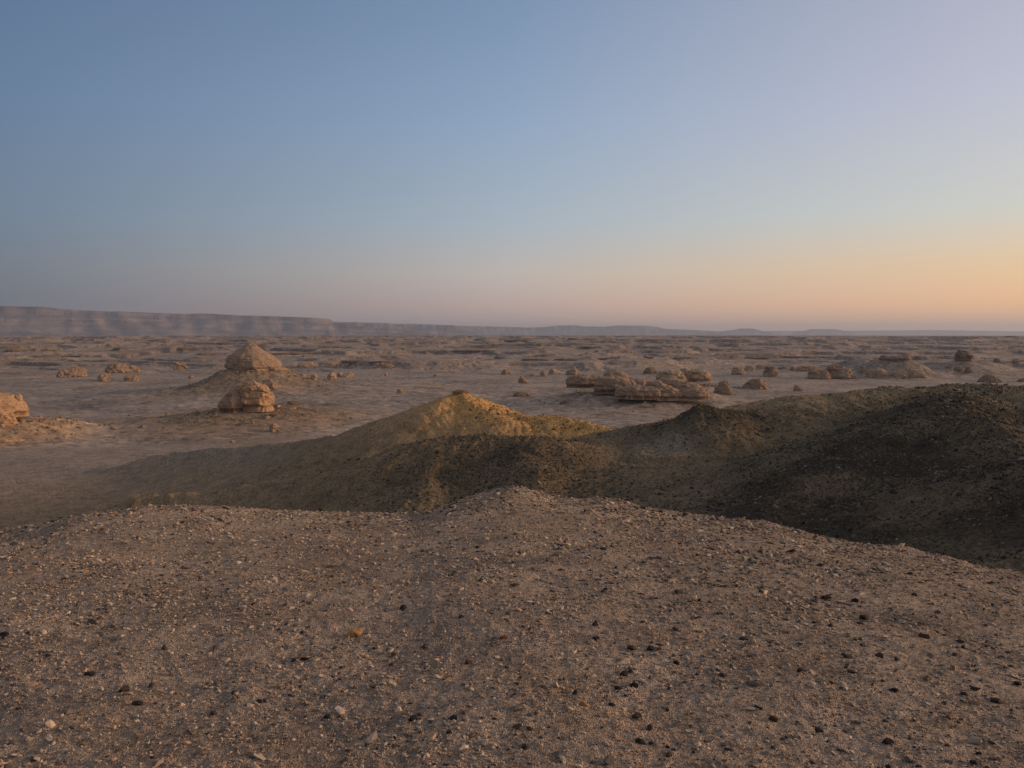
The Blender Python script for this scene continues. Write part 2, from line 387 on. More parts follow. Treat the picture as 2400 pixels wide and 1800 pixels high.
def grid_faces(nr, nc, wrap=False):
    i = np.arange(nr-1)[:, None]; j = np.arange(nc-(0 if wrap else 1))[None, :]; j2 = (j+1) % nc
    a = i*nc+j; b = i*nc+j2; c = (i+1)*nc+j2; d = (i+1)*nc+j
    return np.stack([a, d, c, b], -1).reshape(-1, 4)

# ------------------------------------------------------------------ ground sheet, in three joined rings
azs = np.concatenate([np.linspace(-math.pi, -math.radians(44), 90, endpoint=False), np.linspace(-math.radians(44), math.radians(44), 1150, endpoint=False),
                      np.linspace(math.radians(44), math.pi, 90, endpoint=False)])
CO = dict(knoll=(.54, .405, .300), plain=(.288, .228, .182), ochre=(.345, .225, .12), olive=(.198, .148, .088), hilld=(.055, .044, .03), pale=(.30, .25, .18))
def lerp(c, d, m): return c*(1-m[:, None])+np.array(d)[None, :]*m[:, None]
def pxy(x, y, z):
    """2212-wide picture position of world points, used only to find where a soil lies"""
    f = y*math.cos(PITCH)-z*math.sin(PITCH); u = y*math.sin(PITCH)+z*math.cos(PITCH)
    return (1200+F*x/f)/K, (900-F*u/f)/K
def dist_ridge(x, y, key, a=0, b=None):
    P = RG[key][2][a:b]; best = np.full(x.shape, 1e9)
    for p, q in zip(P[:-1], P[1:]):
        dx, dy = q[0]-p[0], q[1]-p[1]; L = dx*dx+dy*dy+1e-9; t = np.clip(((x-p[0])*dx+(y-p[1])*dy)/L, 0, 1)
        best = np.minimum(best, np.hypot(x-p[0]-t*dx, y-p[1]-t*dy))
    return best
def soil(x, y, z, slope=None):
    r = np.hypot(x, y); az = np.arctan2(x, y)
    c = np.tile(np.array(CO['plain']), (len(x), 1))
    n = fbm(x/35., y/25., 4, 81)
    c = c*(1+.13*n)[:, None]; st = fbm(x/60.+y/300., y/9.+x/90., 4, 181); c = c*(1+.06*st*sstep(170, 260, r))[:, None]
    # far terraces: pinkish sand and darker desert crust in patches
    fr = sstep(500, 900, r)
    p1 = sstep(-.1, .35, fbm(x/160., y/110., 4, 82)); p2 = sstep(0., .4, fbm(x/90.+4, y/60., 4, 83))
    c = c*(1-fr*.16*p1)[:, None]; c = lerp(c, (.42, .27, .18), fr*.35*p2)
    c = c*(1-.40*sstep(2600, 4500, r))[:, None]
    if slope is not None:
        c = lerp(c, (.13, .095, .075), fr*sstep(.25, .6, slope)*.45)  # darker cliff rock, standing in for shade under overhanging rims
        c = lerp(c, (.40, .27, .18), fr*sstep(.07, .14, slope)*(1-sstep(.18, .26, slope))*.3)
    for px_, rr_, rad, cc, am in ((588, 404, 48, (.23, .16, .10), .9), (590, 274, 46, (.25, .17, .105), .85), (-20, 262, 30, (.40, .245, .13), .7), (1500, 342, 46, (.27, .195, .13), .5), (2092, 610, 30, (.24, .18, .12), .5), (2258, 650, 30, (.26, .19, .125), .5)):
        aa = az_of(px_); dd = np.hypot(x-rr_*math.sin(aa), y-rr_*math.cos(aa))/rad
        c = lerp(c, cc, am*(1-sstep(.55, 1.25, dd*(1+.25*n))))
    # hill soils
    hm = sstep(24, 30, r)*(1-sstep(130, 215, r+14*fbm(x/18., y/18., 3, 84)))
    left = sstep(math.radians(-12), math.radians(-27), az)
    c = lerp(c, CO['olive'], hm*(1-.9*left)); c = lerp(c, (.28, .185, .095), hm*left*.9); c = lerp(c, (.32, .225, .14), hm*left*.7*sstep(-.2, .3, fbm(x/22., y/12., 3, 183)))
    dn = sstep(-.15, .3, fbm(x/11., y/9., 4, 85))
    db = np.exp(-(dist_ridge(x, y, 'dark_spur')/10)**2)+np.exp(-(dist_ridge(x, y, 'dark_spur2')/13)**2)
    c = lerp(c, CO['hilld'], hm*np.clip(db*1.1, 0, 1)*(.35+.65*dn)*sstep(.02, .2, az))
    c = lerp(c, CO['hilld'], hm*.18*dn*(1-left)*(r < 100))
    bf = np.exp(-(dist_ridge(x, y, 'front')/22)**2)*(az < .12)*(1-left); c = lerp(c, (.24, .165, .09), hm*bf*.8)
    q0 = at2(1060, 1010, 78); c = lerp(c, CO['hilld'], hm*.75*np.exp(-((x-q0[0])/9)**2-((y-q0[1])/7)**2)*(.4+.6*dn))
    tp = sstep(96, 108, r)*sstep(.2, .35, az); c = lerp(c, (.30, .22, .12), hm*tp*.6)
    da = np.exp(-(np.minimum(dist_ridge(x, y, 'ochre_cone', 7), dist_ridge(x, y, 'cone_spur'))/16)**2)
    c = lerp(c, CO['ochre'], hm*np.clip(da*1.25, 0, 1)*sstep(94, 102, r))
    dp = np.exp(-((x-at2(1440, 938, 84)[0])**2/12.+(y-at2(1440, 938, 84)[1])**2/6.))
    c = lerp(c, CO['hilld'], np.exp(-(dist_ridge(x, y, 'hump')/4.5)**2)*.9)
    dq = np.exp(-(dist_ridge(x, y, 'ochre_cone', 12)/9)**2); c = lerp(c, (.60, .33, .11), dq*.9*(r > 100))  # orange soil, pushed brighter to stand in for warm sunlight on the hump
    c = lerp(c, CO['pale'], np.clip(dp, 0, 1)*.6)
    # the knoll
    kn = 1-sstep(20, 27, r)
    k = np.array(CO['knoll'])[None, :]*(1+.16*fbm(x/1.7, y/1.4, 4, 86)+.12*fbm(x/.35, y/.3, 3, 87))[:, None]
    ko = sstep(0., .5, fbm(x/1.2+7, y/.9, 3, 88)); k = k*(1-ko[:, None]*.3)+np.array((.45, .28, .16))[None]*ko[:, None]*.3
    kg = sstep(.05, .5, fbm(x/.8+3, y/.7+7, 3, 89)); k = k*(1-kg[:, None]*.4)+np.array((.25, .20, .155))[None]*kg[:, None]*.4
    c = c*(1-kn[:, None])+k*kn[:, None]
    return c
def ring(name, rs, mat):
    R, A = np.meshgrid(rs, azs, indexing='ij'); x = (R*np.sin(A)).ravel(); y = (R*np.cos(A)).ravel()
    z = ground_z(x, y)
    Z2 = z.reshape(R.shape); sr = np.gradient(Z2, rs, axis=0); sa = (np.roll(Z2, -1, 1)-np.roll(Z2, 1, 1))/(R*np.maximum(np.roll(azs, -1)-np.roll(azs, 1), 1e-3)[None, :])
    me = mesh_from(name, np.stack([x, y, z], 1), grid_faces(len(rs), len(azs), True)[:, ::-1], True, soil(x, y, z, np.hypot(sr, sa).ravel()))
    return tag(link(name, me, mat), kind='structure')
R1 = np.concatenate([[.02, .5, 1.0], np.geomspace(1.6, 22, 620)])
R2 = np.concatenate([np.geomspace(22, 50, 90, endpoint=False), np.geomspace(50, 150, 330, endpoint=False), np.geomspace(150, 230, 61)])
R3 = np.concatenate([np.geomspace(230, 600, 150, endpoint=False), np.geomspace(600, 3000, 620, endpoint=False), np.geomspace(3000, 26000, 90)])
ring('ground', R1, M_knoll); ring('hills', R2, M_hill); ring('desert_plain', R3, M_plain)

# ------------------------------------------------------------------ distant escarpment and mesas
def escarp(name, pts, base_py, r, depth, gully, seed, cliff=.26, foot=2.6, nx=500, ny=70, mat=None):
    """pts = skyline (px, py) in the 2212 view; a flat-topped massif with cliff and gullied talus, standing at range r"""
    px = np.array([p[0] for p in pts], float); py = np.array([p[1] for p in pts], float)
    xs = np.linspace(px[0], px[-1], nx); tops = np.interp(xs, px, py)
    V = []
    H = np.array([at2(a, b, r)[2] for a, b in zip(xs, tops)])-PLAIN
    az = np.array([az_of(a*K) for a in xs]); X0 = r*np.sin(az); Y0 = r*np.cos(az)
    ts = np.linspace(-1, 1, ny)            # -1 foot towards camera, 0 edge, 1 back
    hmax = H.max()
    for t in ts:
        if t < 0:
            d = t*foot*hmax
            gl = ridged(X0/gully+seed, (Y0+d)/(gully*2.5), 4, seed)
            gw = (gl-.2)*gully*.3*(1-abs(t)*.2)*(.5+.8*noise2(X0/(gully*4), X0*0, seed+3))+gully*.25*noise2(X0/(gully*.35)+seed, (Y0+d)/gully, seed+5)
            s = np.clip(-t*foot*hmax/np.maximum(H*foot*.9, 1)+gw/(hmax*foot), 0, 1)
            clf = cliff*(.55+.7*noise2(X0/(gully*1.7), X0*0, seed+9)); cl = 1-clf*sstep(.0, .09, s)
            z = H*np.where(s < .09, cl, (1-clf)*np.clip(1-(s-.09)/.91, 0, 1)**1.55*(.86+.28*sstep(-.2, .8, gl)*np.sin(np.clip(s, 0, 1)*3.14)))
            # a second ledge
            z = z+H*.06*(sstep(.32, .30, s)-.5)*sstep(.1, .25, s)*(1-sstep(.4, .7, s))
        else:
            d = t*depth; z = H*(1-sstep(.6, 1, t))
            gw = 0
        V.append(np.stack([(r+d)*np.sin(az), (r+d)*np.cos(az), PLAIN-3+z*(1+3/np.maximum(H, 3))], 1))
    V = np.concatenate(V)
    me = mesh_from(name, V, grid_faces(ny, nx)[:, ::-1], False)
    return tag(link(name, me, mat or M_esc), kind='structure')
escarp('hills', [(-900, 690), (-500, 672), (-200, 664), (0, 661), (60, 662), (100, 663), (140, 668), (200, 671), (300, 674), (400, 678), (450, 677), (520, 681), (600, 683), (690, 687), (712, 689), (724, 696), (760, 702), (820, 708), (900, 714), (930, 720)],
       716, 8000, 3000, 420, 3, nx=900)
escarp('hills', [(560, 700), (640, 697), (720, 695), (800, 697), (840, 698), (862, 700), (880, 699), (960, 702), (980, 702), (992, 708), (1010, 714), (1030, 720)], 718, 10500, 2500, 300, 7, nx=420)
escarp('hills', [(900, 706), (990, 703.5), (1060, 705), (1140, 707.5), (1180, 706), (1205, 703), (1245, 702.5), (1260, 705), (1310, 705.5), (1330, 703), (1395, 703.5), (1420, 706), (1432, 710), (1480, 712), (1540, 715), (1570, 720)],
       720, 14500, 2500, 300, 11, nx=420)
escarp('mesa', [(1545, 719), (1565, 714.5), (1588, 712), (1594, 709.5), (1626, 709.5), (1634, 712), (1650, 716), (1668, 719)], 719, 16000, 600, 250, 13, nx=120)
escarp('mesa', [(1710, 719), (1738, 714), (1750, 710.5), (1805, 711), (1815, 713.5), (1835, 718), (1845, 719)], 719, 17500, 800, 250, 17, nx=120)
escarp('hills', [(1480, 716), (1640, 714.8), (1760, 714.5), (1900, 714), (2000, 713), (2060, 713.5), (2130, 714.5), (2212, 716), (2500, 714), (3000, 716)], 719, 21000, 2500, 400, 19, nx=300)

# ------------------------------------------------------------------ rock outcrops and boulders on the plain
def rock_mesh(W, tops, D, seed, nu=40, nv=22, m=5., sy=1.5, szz=1.0, rough=.10, strata=.05, emb=1.0, lean=0., skew=0., corner=None, under=.97):
    """massif W wide with the given outline heights (m, left to right), D deep; real all-round volume"""
    H = max(tops)
    s = np.linspace(-1, 1, nu); u = np.sin(s*math.pi/2)*.5+s*.25 if m < 3 else np.tanh(s*2.2)/math.tanh(2.2)*.5
    u = u/np.abs(u).max()*.5
    e = (1-np.abs(2*u)**m).clip(0, 1)**(1/m)
    h = np.interp(u+.5, np.linspace(0, 1, len(tops)), tops)
    th = np.linspace(0, math.pi, nv)
    c = np.cos(th); si = np.sin(th)
    yy = -np.sign(c)*np.abs(c)**(2/ (2*sy)); zz = si**(1/ (sy*szz))
    Y = (D/2)*yy[None, :]*(e**.7)[:, None]
    if corner is None: corner = .3+.4*((seed*37 % 101)/101.)
    tri = np.interp(u+.5, [0, corner, 1], [.34, 1, .34])[:, None]
    Y = Y*np.where(Y < 0, .25+.75*tri, .6+.4*np.interp(u+.5, [0, 1-corner, 1], [.4, 1, .4])[:, None]); Z = (h*e)[:, None]*zz[None, :]
    X = np.repeat((u*W)[:, None], nv, 1)
    # skirts going into the ground
    X = np.concatenate([X[:, :1]*under]*2+[X]+[X[:, -1:]*under]*2, 1); Y = np.concatenate([Y[:, :1]*under]*2+[Y]+[Y[:, -1:]*under]*2, 1)
    Z = np.concatenate([np.full((nu, 1), -emb), Z[:, :1]+.02*H, Z, Z[:, -1:]+.02*H, np.full((nu, 1), -emb)], 1)
    fr = 1/(.38*min(H, W)); so = seed*13.7
    def nn(f, k): return noise3(X*f+so, Y*f+so, Z*f*1.5+so, seed+k)
    S = min(H, W)
    lo = nn(fr, 1); dx = rough*S*(lo+.5*nn(fr*2.1, 2)+.28*nn(fr*4.4, 3)); dy = rough*S*(nn(fr, 4)+.5*nn(fr*2.1, 5)+.3*nn(fr*4.4, 6)+.18*nn(fr*9, 7))
    zn = Z/H; bd = strata*S*(noise3(zn*7+so, zn*0+seed, zn*0, 3)+.6*noise3(zn*17+so, zn*0+seed, zn*0, 5))
    rr = np.hypot(X/W, Y/D)+1e-6
    X2 = X+dx+bd*X/W/rr+lean*Z; Y2 = Y+dy+bd*Y/D/rr+skew*Z
    Z2 = Z+np.where(Z > 0, rough*S*.7*(nn(fr*1.3, 8)+.6*nn(fr*3, 9)+.3*nn(fr*7, 10)), 0)*np.clip(Z/H*2, 0, 1)
    V = np.stack([X2, Y2, Z2], -1).reshape(-1, 3)
    return V, grid_faces(nu, nv+4)
def px_size(r, az): return r*math.cos(az)/math.cos(PITCH)/F      # metres per photograph pixel
RSEED = [0]
def rock(name, label, cat, x0, x1, yb, tops, depth=.8, mat=None, r=None, group=None, parent=None, **kw):
    """x0..x1 = width, yb = foot, tops = outline heights, all in photograph pixels"""
    RSEED[0] += 1
    pc = (x0+x1)/2
    if r is None: p, r = hit(pc, yb, 140)
    else:
        a = az_of(pc); p = np.array([r*math.sin(a), r*math.cos(a), at(pc, yb, r)[2]])
    a = math.atan2(p[0], p[1]); s = px_size(r, a)
    W = (x1-x0)*s; D = W*depth
    c = p+np.array([math.sin(a), math.cos(a), 0])*D*.40
    tm = [max((yb-t)*s, .05)+max(0, 0) for t in tops]
    big = (x1-x0)
    nu = int(min(190, max(26, big*1.3))); nv = int(min(90, max(20, (yb-min(tops))*1.6)))
    V, Fc = rock_mesh(W, tm, D, kw.pop('seed', RSEED[0]), nu=nu, nv=nv, emb=max(1.0, .25*max(tm)), **kw)
    me = mesh_from(name, V, Fc, False)
    me.polygons.foreach_set('use_smooth', np.full(len(me.polygons), big > 60))
    if parent is not None:
        o = link(name, me, mat or M_rock, parent); o.location = Vector(c)-parent.location
    else:
        o = link(name, me, mat or M_rock); o.location = c
    o.rotation_euler = (0, 0, -a)
    if label: tag(o, label, cat, group)
    return o

# conical butte with its cap of layered rock
pb = at(590, 864, 404); bt = empty('rock_butte', tuple(pb)); tag(bt, 'layered conical rock butte capping the tall sand cone left of centre', 'butte')
def butte_cap():
    sc_ = px_size(400, az_of(592)); cx = 592; yb = 863
    L = [(868, 530), (862, 531), (860, 533), (850, 534), (838, 538), (834, 541), (828, 549), (823, 555), (818, 564), (812, 572), (807, 581), (803, 588)]
    Rr = [(868, 656), (862, 658), (858, 661), (850, 658), (845, 653), (838, 645), (834, 640), (828, 629), (822, 619), (814, 609), (808, 602), (803, 594)]
    nz, nf = 64, 150; yy = np.linspace(868, 803, nz); zl = (yb-yy)*sc_
    rl = (cx-np.interp(-yy, [-p[0] for p in L], [p[1] for p in L]))*sc_; rr_ = (np.interp(-yy, [-p[0] for p in Rr], [p[1] for p in Rr])-cx)*sc_
    ph = np.linspace(0, 2*math.pi, nf, endpoint=False); c, s_ = np.cos(ph), np.sin(ph)
    f = 1/(np.abs(c)**1.7+np.abs(s_)**1.7)**(1/1.7)
    RR = np.where(c[None] > 0, rr_[:, None], rl[:, None]); Zs = np.repeat(zl[:, None], nf, 1)
    RR = np.where(np.abs(c[None]) < .999, RR*np.abs(c[None])+(.5*(rl+rr_))[:, None]*(1-np.abs(c[None])), RR)*f[None]
    X = RR*c[None]; Y = RR*s_[None]*.95
    led = .5*noise3(Zs*1.1+X*.03, Zs*0+7.3, Zs*0, 5)+.35*noise3(Zs*2.4+X*.05, Zs*0+3.3, Zs*0, 6)
    k = 1+(.04*led+.07*noise3(X*.35, Y*.35, Zs*.35, 8)+.035*noise3(X*.9, Y*.9, Zs*.6, 9)+.02*noise3(X*2, Y*2, Zs*2, 10))*(RR > .3)
    k = k-.09*np.exp(-((Zs+.15)/.45)**2)*sstep(-.2, .5, noise3(X*.15, Y*.15, Zs*0, 12)+.4)
    V = np.stack([X*k, Y*k, Zs+.25*noise3(X*.7, Y*.7, Zs*.7, 13)*(Zs > 1)], -1).reshape(-1, 3)
    V = np.concatenate([V, [[-.1, 0, zl[-1]+.2]]]); Fq = grid_faces(nz, nf, True)
    tipf = np.array([[(nz-1)*nf+i, (nz-1)*nf+(i+1) % nf, nz*nf, nz*nf] for i in range(nf)])
    bm = mesh_from('cap_rock', V, Fq[:, ::-1], True); import bmesh as _b
    q = _b.new(); q.from_mesh(bm); q.verts.ensure_lookup_table()
    for t3 in tipf: q.faces.new([q.verts[int(i)] for i in t3[:3]])
    _b.ops.recalc_face_normals(q, faces=q.faces); q.to_mesh(bm); q.free()
    o = link('cap_rock', bm, M_rock_mid, bt); a_ = az_of(cx); p = at(cx, yb, 402); o.location = Vector(p)-bt.location; o.rotation_euler = (0, 0, -a_)
butte_cap()
rock('ledge', None, None, 548, 672, 870, [866, 862, 862, 861, 862, 861, 862, 863], .8, r=391, parent=bt, m=5, rough=.2, strata=.1)
oc = empty('rock_outcrop', tuple(at(578, 955, 266))); tag(oc, 'hollowed tan rock outcrop in front of the conical butte', 'rock outcrop')
rock('rock_block', None, None, 565, 641, 951, [897, 893, 897, 902, 908, 914, 922], .8, M_rock_orange, r=262, parent=oc, m=5, sy=1.3, rough=.12, strata=.025, under=.9)
rock('rock_block', None, None, 515, 592, 958, [930, 922, 914, 908, 900, 896, 897], .9, M_rock_mid, r=264, parent=oc, m=4, sy=1.1, rough=.07, strata=.02)
lo = empty('rock_outcrop', tuple(at(0, 985, 262))); tag(lo, 'orange rock outcrop cut by the left edge of the picture', 'rock outcrop')
rock('rock_block', None, None, -70, 54, 968, [925, 920, 918, 921, 924, 926, 938, 948], .8, M_rock_orange, r=256, parent=lo, m=5, rough=.07, strata=.02)
rock('rock_block', None, None, 33, 49, 958, [924, 923, 926], .8, M_rock_orange, r=258, parent=lo, m=5, rough=.06, strata=.02)
rock('rock_pillar', None, None, -20, 30, 997, [958, 960, 962, 966, 985], .9, M_rock_orange, r=250, parent=lo, m=5, rough=.10, strata=.02)
rock('rock_slab', 'flat pale slab at the foot of the left edge outcrop', 'rock slab', -30, 52, 1038, [1026, 1028, 1031, 1033], .3, rough=.15)

rock('rock_outcrop', 'small rocky cap on the pointed top of the ochre hill', 'rock outcrop', 1060, 1098, 922, [919, 915, 914, 916, 919], .5, M_scree_cap, r=129.5, rough=.25, strata=.04)
# the broad cluster of ledges right of centre
cl = empty('rock_outcrop', tuple(at(1500, 925, 330))); tag(cl, 'broad cluster of layered tan rock ledges right of centre', 'rock outcrop')
for x0, x1, yb, tops, r, kw in [
    (1334, 1412, 904, [884, 881, 879, 879, 880, 880, 882], 336, dict(depth=.6, m=7, sy=1.8)),
    (1400, 1482, 916, [884, 884, 885, 885, 886, 888, 893], 322, dict(depth=.5, m=7, sy=1.8)),
    (1414, 1474, 892, [880, 873, 869, 868, 870, 875, 882], 352, dict(depth=.8, m=3, sy=1.0)),
    (1450, 1542, 930, [912, 908, 905, 903, 906, 907, 909], 311, dict(depth=.5, m=6, sy=1.6)),
    (1462, 1535, 908, [889, 886, 886, 889, 892, 895], 330, dict(depth=.7, m=4, sy=1.2)),
    (1520, 1590, 930, [897, 891, 893, 899, 905, 912, 920], 314, dict(depth=.6, m=5, sy=1.3)),
    (1570, 1655, 920, [892, 890, 893, 897, 900, 905, 909], 334, dict(depth=.5, m=4, sy=1.1)),
    (1598, 1656, 931, [921, 917, 912, 911, 913, 919], 316, dict(depth=.6, m=4, sy=1.2)),
    (1545, 1600, 905, [889, 886, 887, 889, 892], 345, dict(depth=.7, m=4, sy=1.2))]:
    rock('rock_block', None, None, x0-7, x1+7, yb, tops, r=r, parent=cl, mat=M_rock_mid, rough=.095, strata=.035, **kw)
bc = empty('rock_outcrop', tuple(at(1600, 890, 425))); tag(bc, 'rounded brown rock outcrop just behind the broad ledge cluster', 'rock outcrop')
for x0, x1, yb, tops, r, kw in [
    (1540, 1610, 893, [875, 871, 869, 868, 870, 874, 880], 415, dict(depth=.7, m=4)),
    (1588, 1622, 888, [870, 866, 864, 865, 870], 430, dict(depth=.8, m=4)),
    (1606, 1668, 890, [872, 868, 866, 867, 869, 876], 420, dict(depth=.7, m=4))]:
    rock('rock_block', None, None, x0, x1, yb, tops, r=r, parent=bc, rough=.12, mat=M_rock_far, **kw)

G1 = 'weathered boulders scattered on the plain'
ROCKS = [ # label, category, x0, x1, foot, tops, depth, material
 ('long pale slanting slab on the sand at far left', 'rock slab', 138, 200, 884, [868, 865, 866, 862, 861, 862, 866], .3, 'r'),
 ('curved pale ledge on the slope above two left boulders', 'rock ledge', 251, 326, 874, [858, 854, 853, 853, 855, 858, 863], .35, 'r'),
 ('squat boulder with a shadowed left side, below the curved ledge', 'boulder', 231, 257, 894, [879, 875, 876, 881], .8, 'r'),
 ('split low boulder right of the squat boulder at left', 'boulder', 292, 326, 894, [882, 880, 884, 880, 884], .7, 'r'),
 ('short overhanging ledge left of the conical butte', 'rock ledge', 408, 440, 866, [851, 849, 850, 853, 860], .4, 'r'),
 ('tiny lone stone at the left foot of the conical butte', 'boulder', 442, 453, 888, [881, 878, 882], .8, 'r'),
 ('rounded boulder resting on the right side of the sand cone', 'boulder', 616, 652, 911, [892, 888, 890, 896, 901], .9, 'r'),
 ('pointed boulder alone on the sand below the hollowed outcrop', 'boulder', 632, 654, 1013, [998, 992, 995, 1003], .9, 'r'),
 ('smallest dark boulder on the right edge of the sand cone', 'boulder', 704, 716, 883, [879, 877, 879], .9, 'f'),
 ('upright boulder first of the row right of the sand cone', 'boulder', 729, 743, 891, [878, 876, 877, 881], .9, 'f'),
 ('pear shaped boulder in the middle of the row right of the sand cone', 'boulder', 768, 788, 889, [878, 873, 872, 877], .9, 'f'),
 ('two-humped boulder ending the row right of the sand cone', 'boulder', 790, 829, 884, [873, 872, 877, 876, 872, 873], .6, 'f'),
 ('dark ledge with a pale pillar on the slope right of the butte', 'rock ledge', 698, 746, 862, [853, 850, 849, 850, 852], .4, 'f'),
 ('second dark ledge on the slope right of the butte', 'rock ledge', 760, 794, 862, [854, 850, 849, 851], .4, 'f'),
 ('pale rock jutting from the long dark ledge left of centre', 'rock ledge', 884, 930, 862, [851, 850, 852, 855, 857], .4, 'r'),
 ('thin upright stone on the bare plain left of centre', 'boulder', 901, 908, 882, [874, 873, 877], .9, 'f'),
 ('small square standing stone left of the ochre hill top', 'boulder', 931, 943, 922, [914, 912, 914], .8, 'r'),
 ('tiny pale stone alone on the sand above the ochre hill', 'boulder', 1016, 1024, 883, [879, 877, 880], .9, 'r'),
 ('orange lit round boulder near the middle of the plain', 'boulder', 1176, 1200, 879, [868, 866, 868, 872], .8, 'r'),
 ('pointed triangular rock standing alone on a low base', 'boulder', 1214, 1237, 899, [888, 882, 885, 887, 892], .7, 'r'),
 ('low heap of dark broken rock below the triangular rock', 'rubble heap', 1202, 1246, 930, [925, 920, 918, 920, 921, 925], .6, 'd'),
 ('low flat rock left of the upright block in the middle distance', 'boulder', 1243, 1261, 881, [876, 875, 876], .7, 'f'),
 ('upright block shaped boulder in the middle distance', 'boulder', 1267, 1281, 882, [871, 869, 870, 872], .8, 'f'),
 ('wide sloping boulder right of the upright block', 'boulder', 1286, 1320, 877, [867, 864, 865, 868, 872, 874], .7, 'f'),
 ('small round boulder leaning by a peaked boulder', 'boulder', 1326, 1338, 879, [870, 868, 870], .8, 'f'),
 ('peaked boulder behind the left end of the broad cluster', 'boulder', 1335, 1359, 879, [867, 861, 862, 868, 873], .8, 'f'),
 ('dark domed boulder behind the top of the broad cluster', 'boulder', 1509, 1541, 877, [869, 862, 860, 864, 868], .8, 'd'),
 ('hooked boulder with a sand tail right of the broad cluster', 'boulder', 1674, 1712, 925, [912, 903, 896, 893, 897, 906], .7, 'r'),
 ('large loaf shaped boulder with a flat right face', 'boulder', 1742, 1798, 913, [902, 895, 891, 889, 889, 893, 900], .7, 'r'),
 ('small squarish boulder alone just beyond the dark hill', 'boulder', 1859, 1880, 917, [907, 903, 905, 909], .8, 'r'),
 ('rounded grey block left of the arched boulder', 'boulder', 1714, 1746, 879, [864, 861, 861, 864, 868], .7, 'f'),
 ('low boulder behind the rounded grey block', 'boulder', 1745, 1767, 870, [859, 856, 857, 861], .7, 'f'),
 ('flat topped boulder behind the arched boulder', 'boulder', 1773, 1796, 865, [855, 854, 855, 857], .8, 'f'),
 ('tall arched boulder with a hollow foot', 'boulder', 1789, 1822, 884, [864, 857, 856, 859, 864, 874], .7, 'r'),
 ('tiny dark rock pair right of the arched boulder', 'boulder', 1824, 1843, 865, [860, 862, 859, 860], .7, 'd'),
 ('small dark round rock left of the long boulder', 'boulder', 1852, 1865, 869, [861, 859, 862], .8, 'd'),
 ('long low boulder behind the twin peaked rocks', 'boulder', 1866, 1920, 871, [860, 857, 856, 857, 859, 860], .5, 'f'),
 ('horned boulder with a peak on its left top', 'boulder', 1895, 1944, 889, [872, 860, 866, 868, 869, 870], .7, 'r'),
 ('widest humped boulder of the right hand plain', 'boulder', 1932, 2002, 888, [868, 860, 853, 855, 861, 864, 868, 873], .6, 'r'),
 ('tall narrow leaning boulder left of the jagged group', 'boulder', 2017, 2034, 875, [858, 857, 862, 867], .8, 'f'),
 ('jagged dark footed boulder in front of the flat topped hill', 'boulder', 2030, 2052, 885, [874, 866, 867, 875], .8, 'f'),
 ('round headed boulder beside the jagged one', 'boulder', 2051, 2082, 886, [872, 864, 865, 871, 877], .8, 'f'),
 ('notched dark boulder in front of the flat topped hill', 'boulder', 2093, 2126, 887, [869, 870, 867, 869, 873], .8, 'f'),
 ('cube like boulder with a pale lit side', 'boulder', 2124, 2164, 885, [868, 864, 866, 868, 871], .7, 'f'),
 ('small low block below the jagged topped hill', 'boulder', 2216, 2230, 864, [859, 858, 859], .8, 'd'),
 ('dark stepped boulder below the jagged topped hill', 'boulder', 2235, 2252, 871, [865, 859, 858, 860], .8, 'd'),
 ('narrow tapering boulder right of the dark stepped one', 'boulder', 2262, 2274, 874, [863, 859, 863], .8, 'd'),
 ('dark boulder on the far slope right of the jagged topped hill', 'boulder', 2329, 2343, 849, [842, 840, 844], .8, 'd'),
 ('far dark rock nearest the right edge on the upper plain', 'boulder', 2370, 2388, 852, [846, 843, 846], .8, 'd'),
 ('dark domed boulder just behind the crest of the right hill', 'boulder', 2296, 2342, 897, [887, 881, 878, 879, 883, 889], .7, 'd'),
 ('dark rock cut by the right edge behind the hill crest', 'boulder', 2388, 2425, 896, [890, 887, 885, 888], .7, 'd'),
 ('low layered ledge on the plain left of the ochre hill top', 'rock ledge', 957, 1044, 910, [908, 906, 905, 905, 906, 907], .25, 'f'),
 ('crooked dark rock strip on the sand left of the broad cluster', 'rock ledge', 1312, 1334, 946, [944, 940, 936, 935], .5, 'd'),
 ('small dark cap rock on the slope under the broad cluster', 'rock ledge', 1358, 1376, 926, [923, 921, 922], .6, 'd'),
 ('pair of thin dark ledges on the slope below the broad cluster', 'rock ledge', 1498, 1538, 956, [954, 952, 953, 954], .3, 'd'),
]
MM = dict(r=M_rock_mid, f=M_rock_far, d=M_rock_dark)
for lb, ct, x0, x1, yb, tops, dp, mk in ROCKS:
    rock('rock_ledge' if 'ledge' in ct else 'rubble_heap' if 'heap' in ct else 'rock_slab' if 'slab' in ct else 'boulder', lb, ct, x0, x1, yb, tops, dp, MM[mk],
         rough=.12, strata=.03, m=4, sy=1.35, group=G1 if ct == 'boulder' else None)
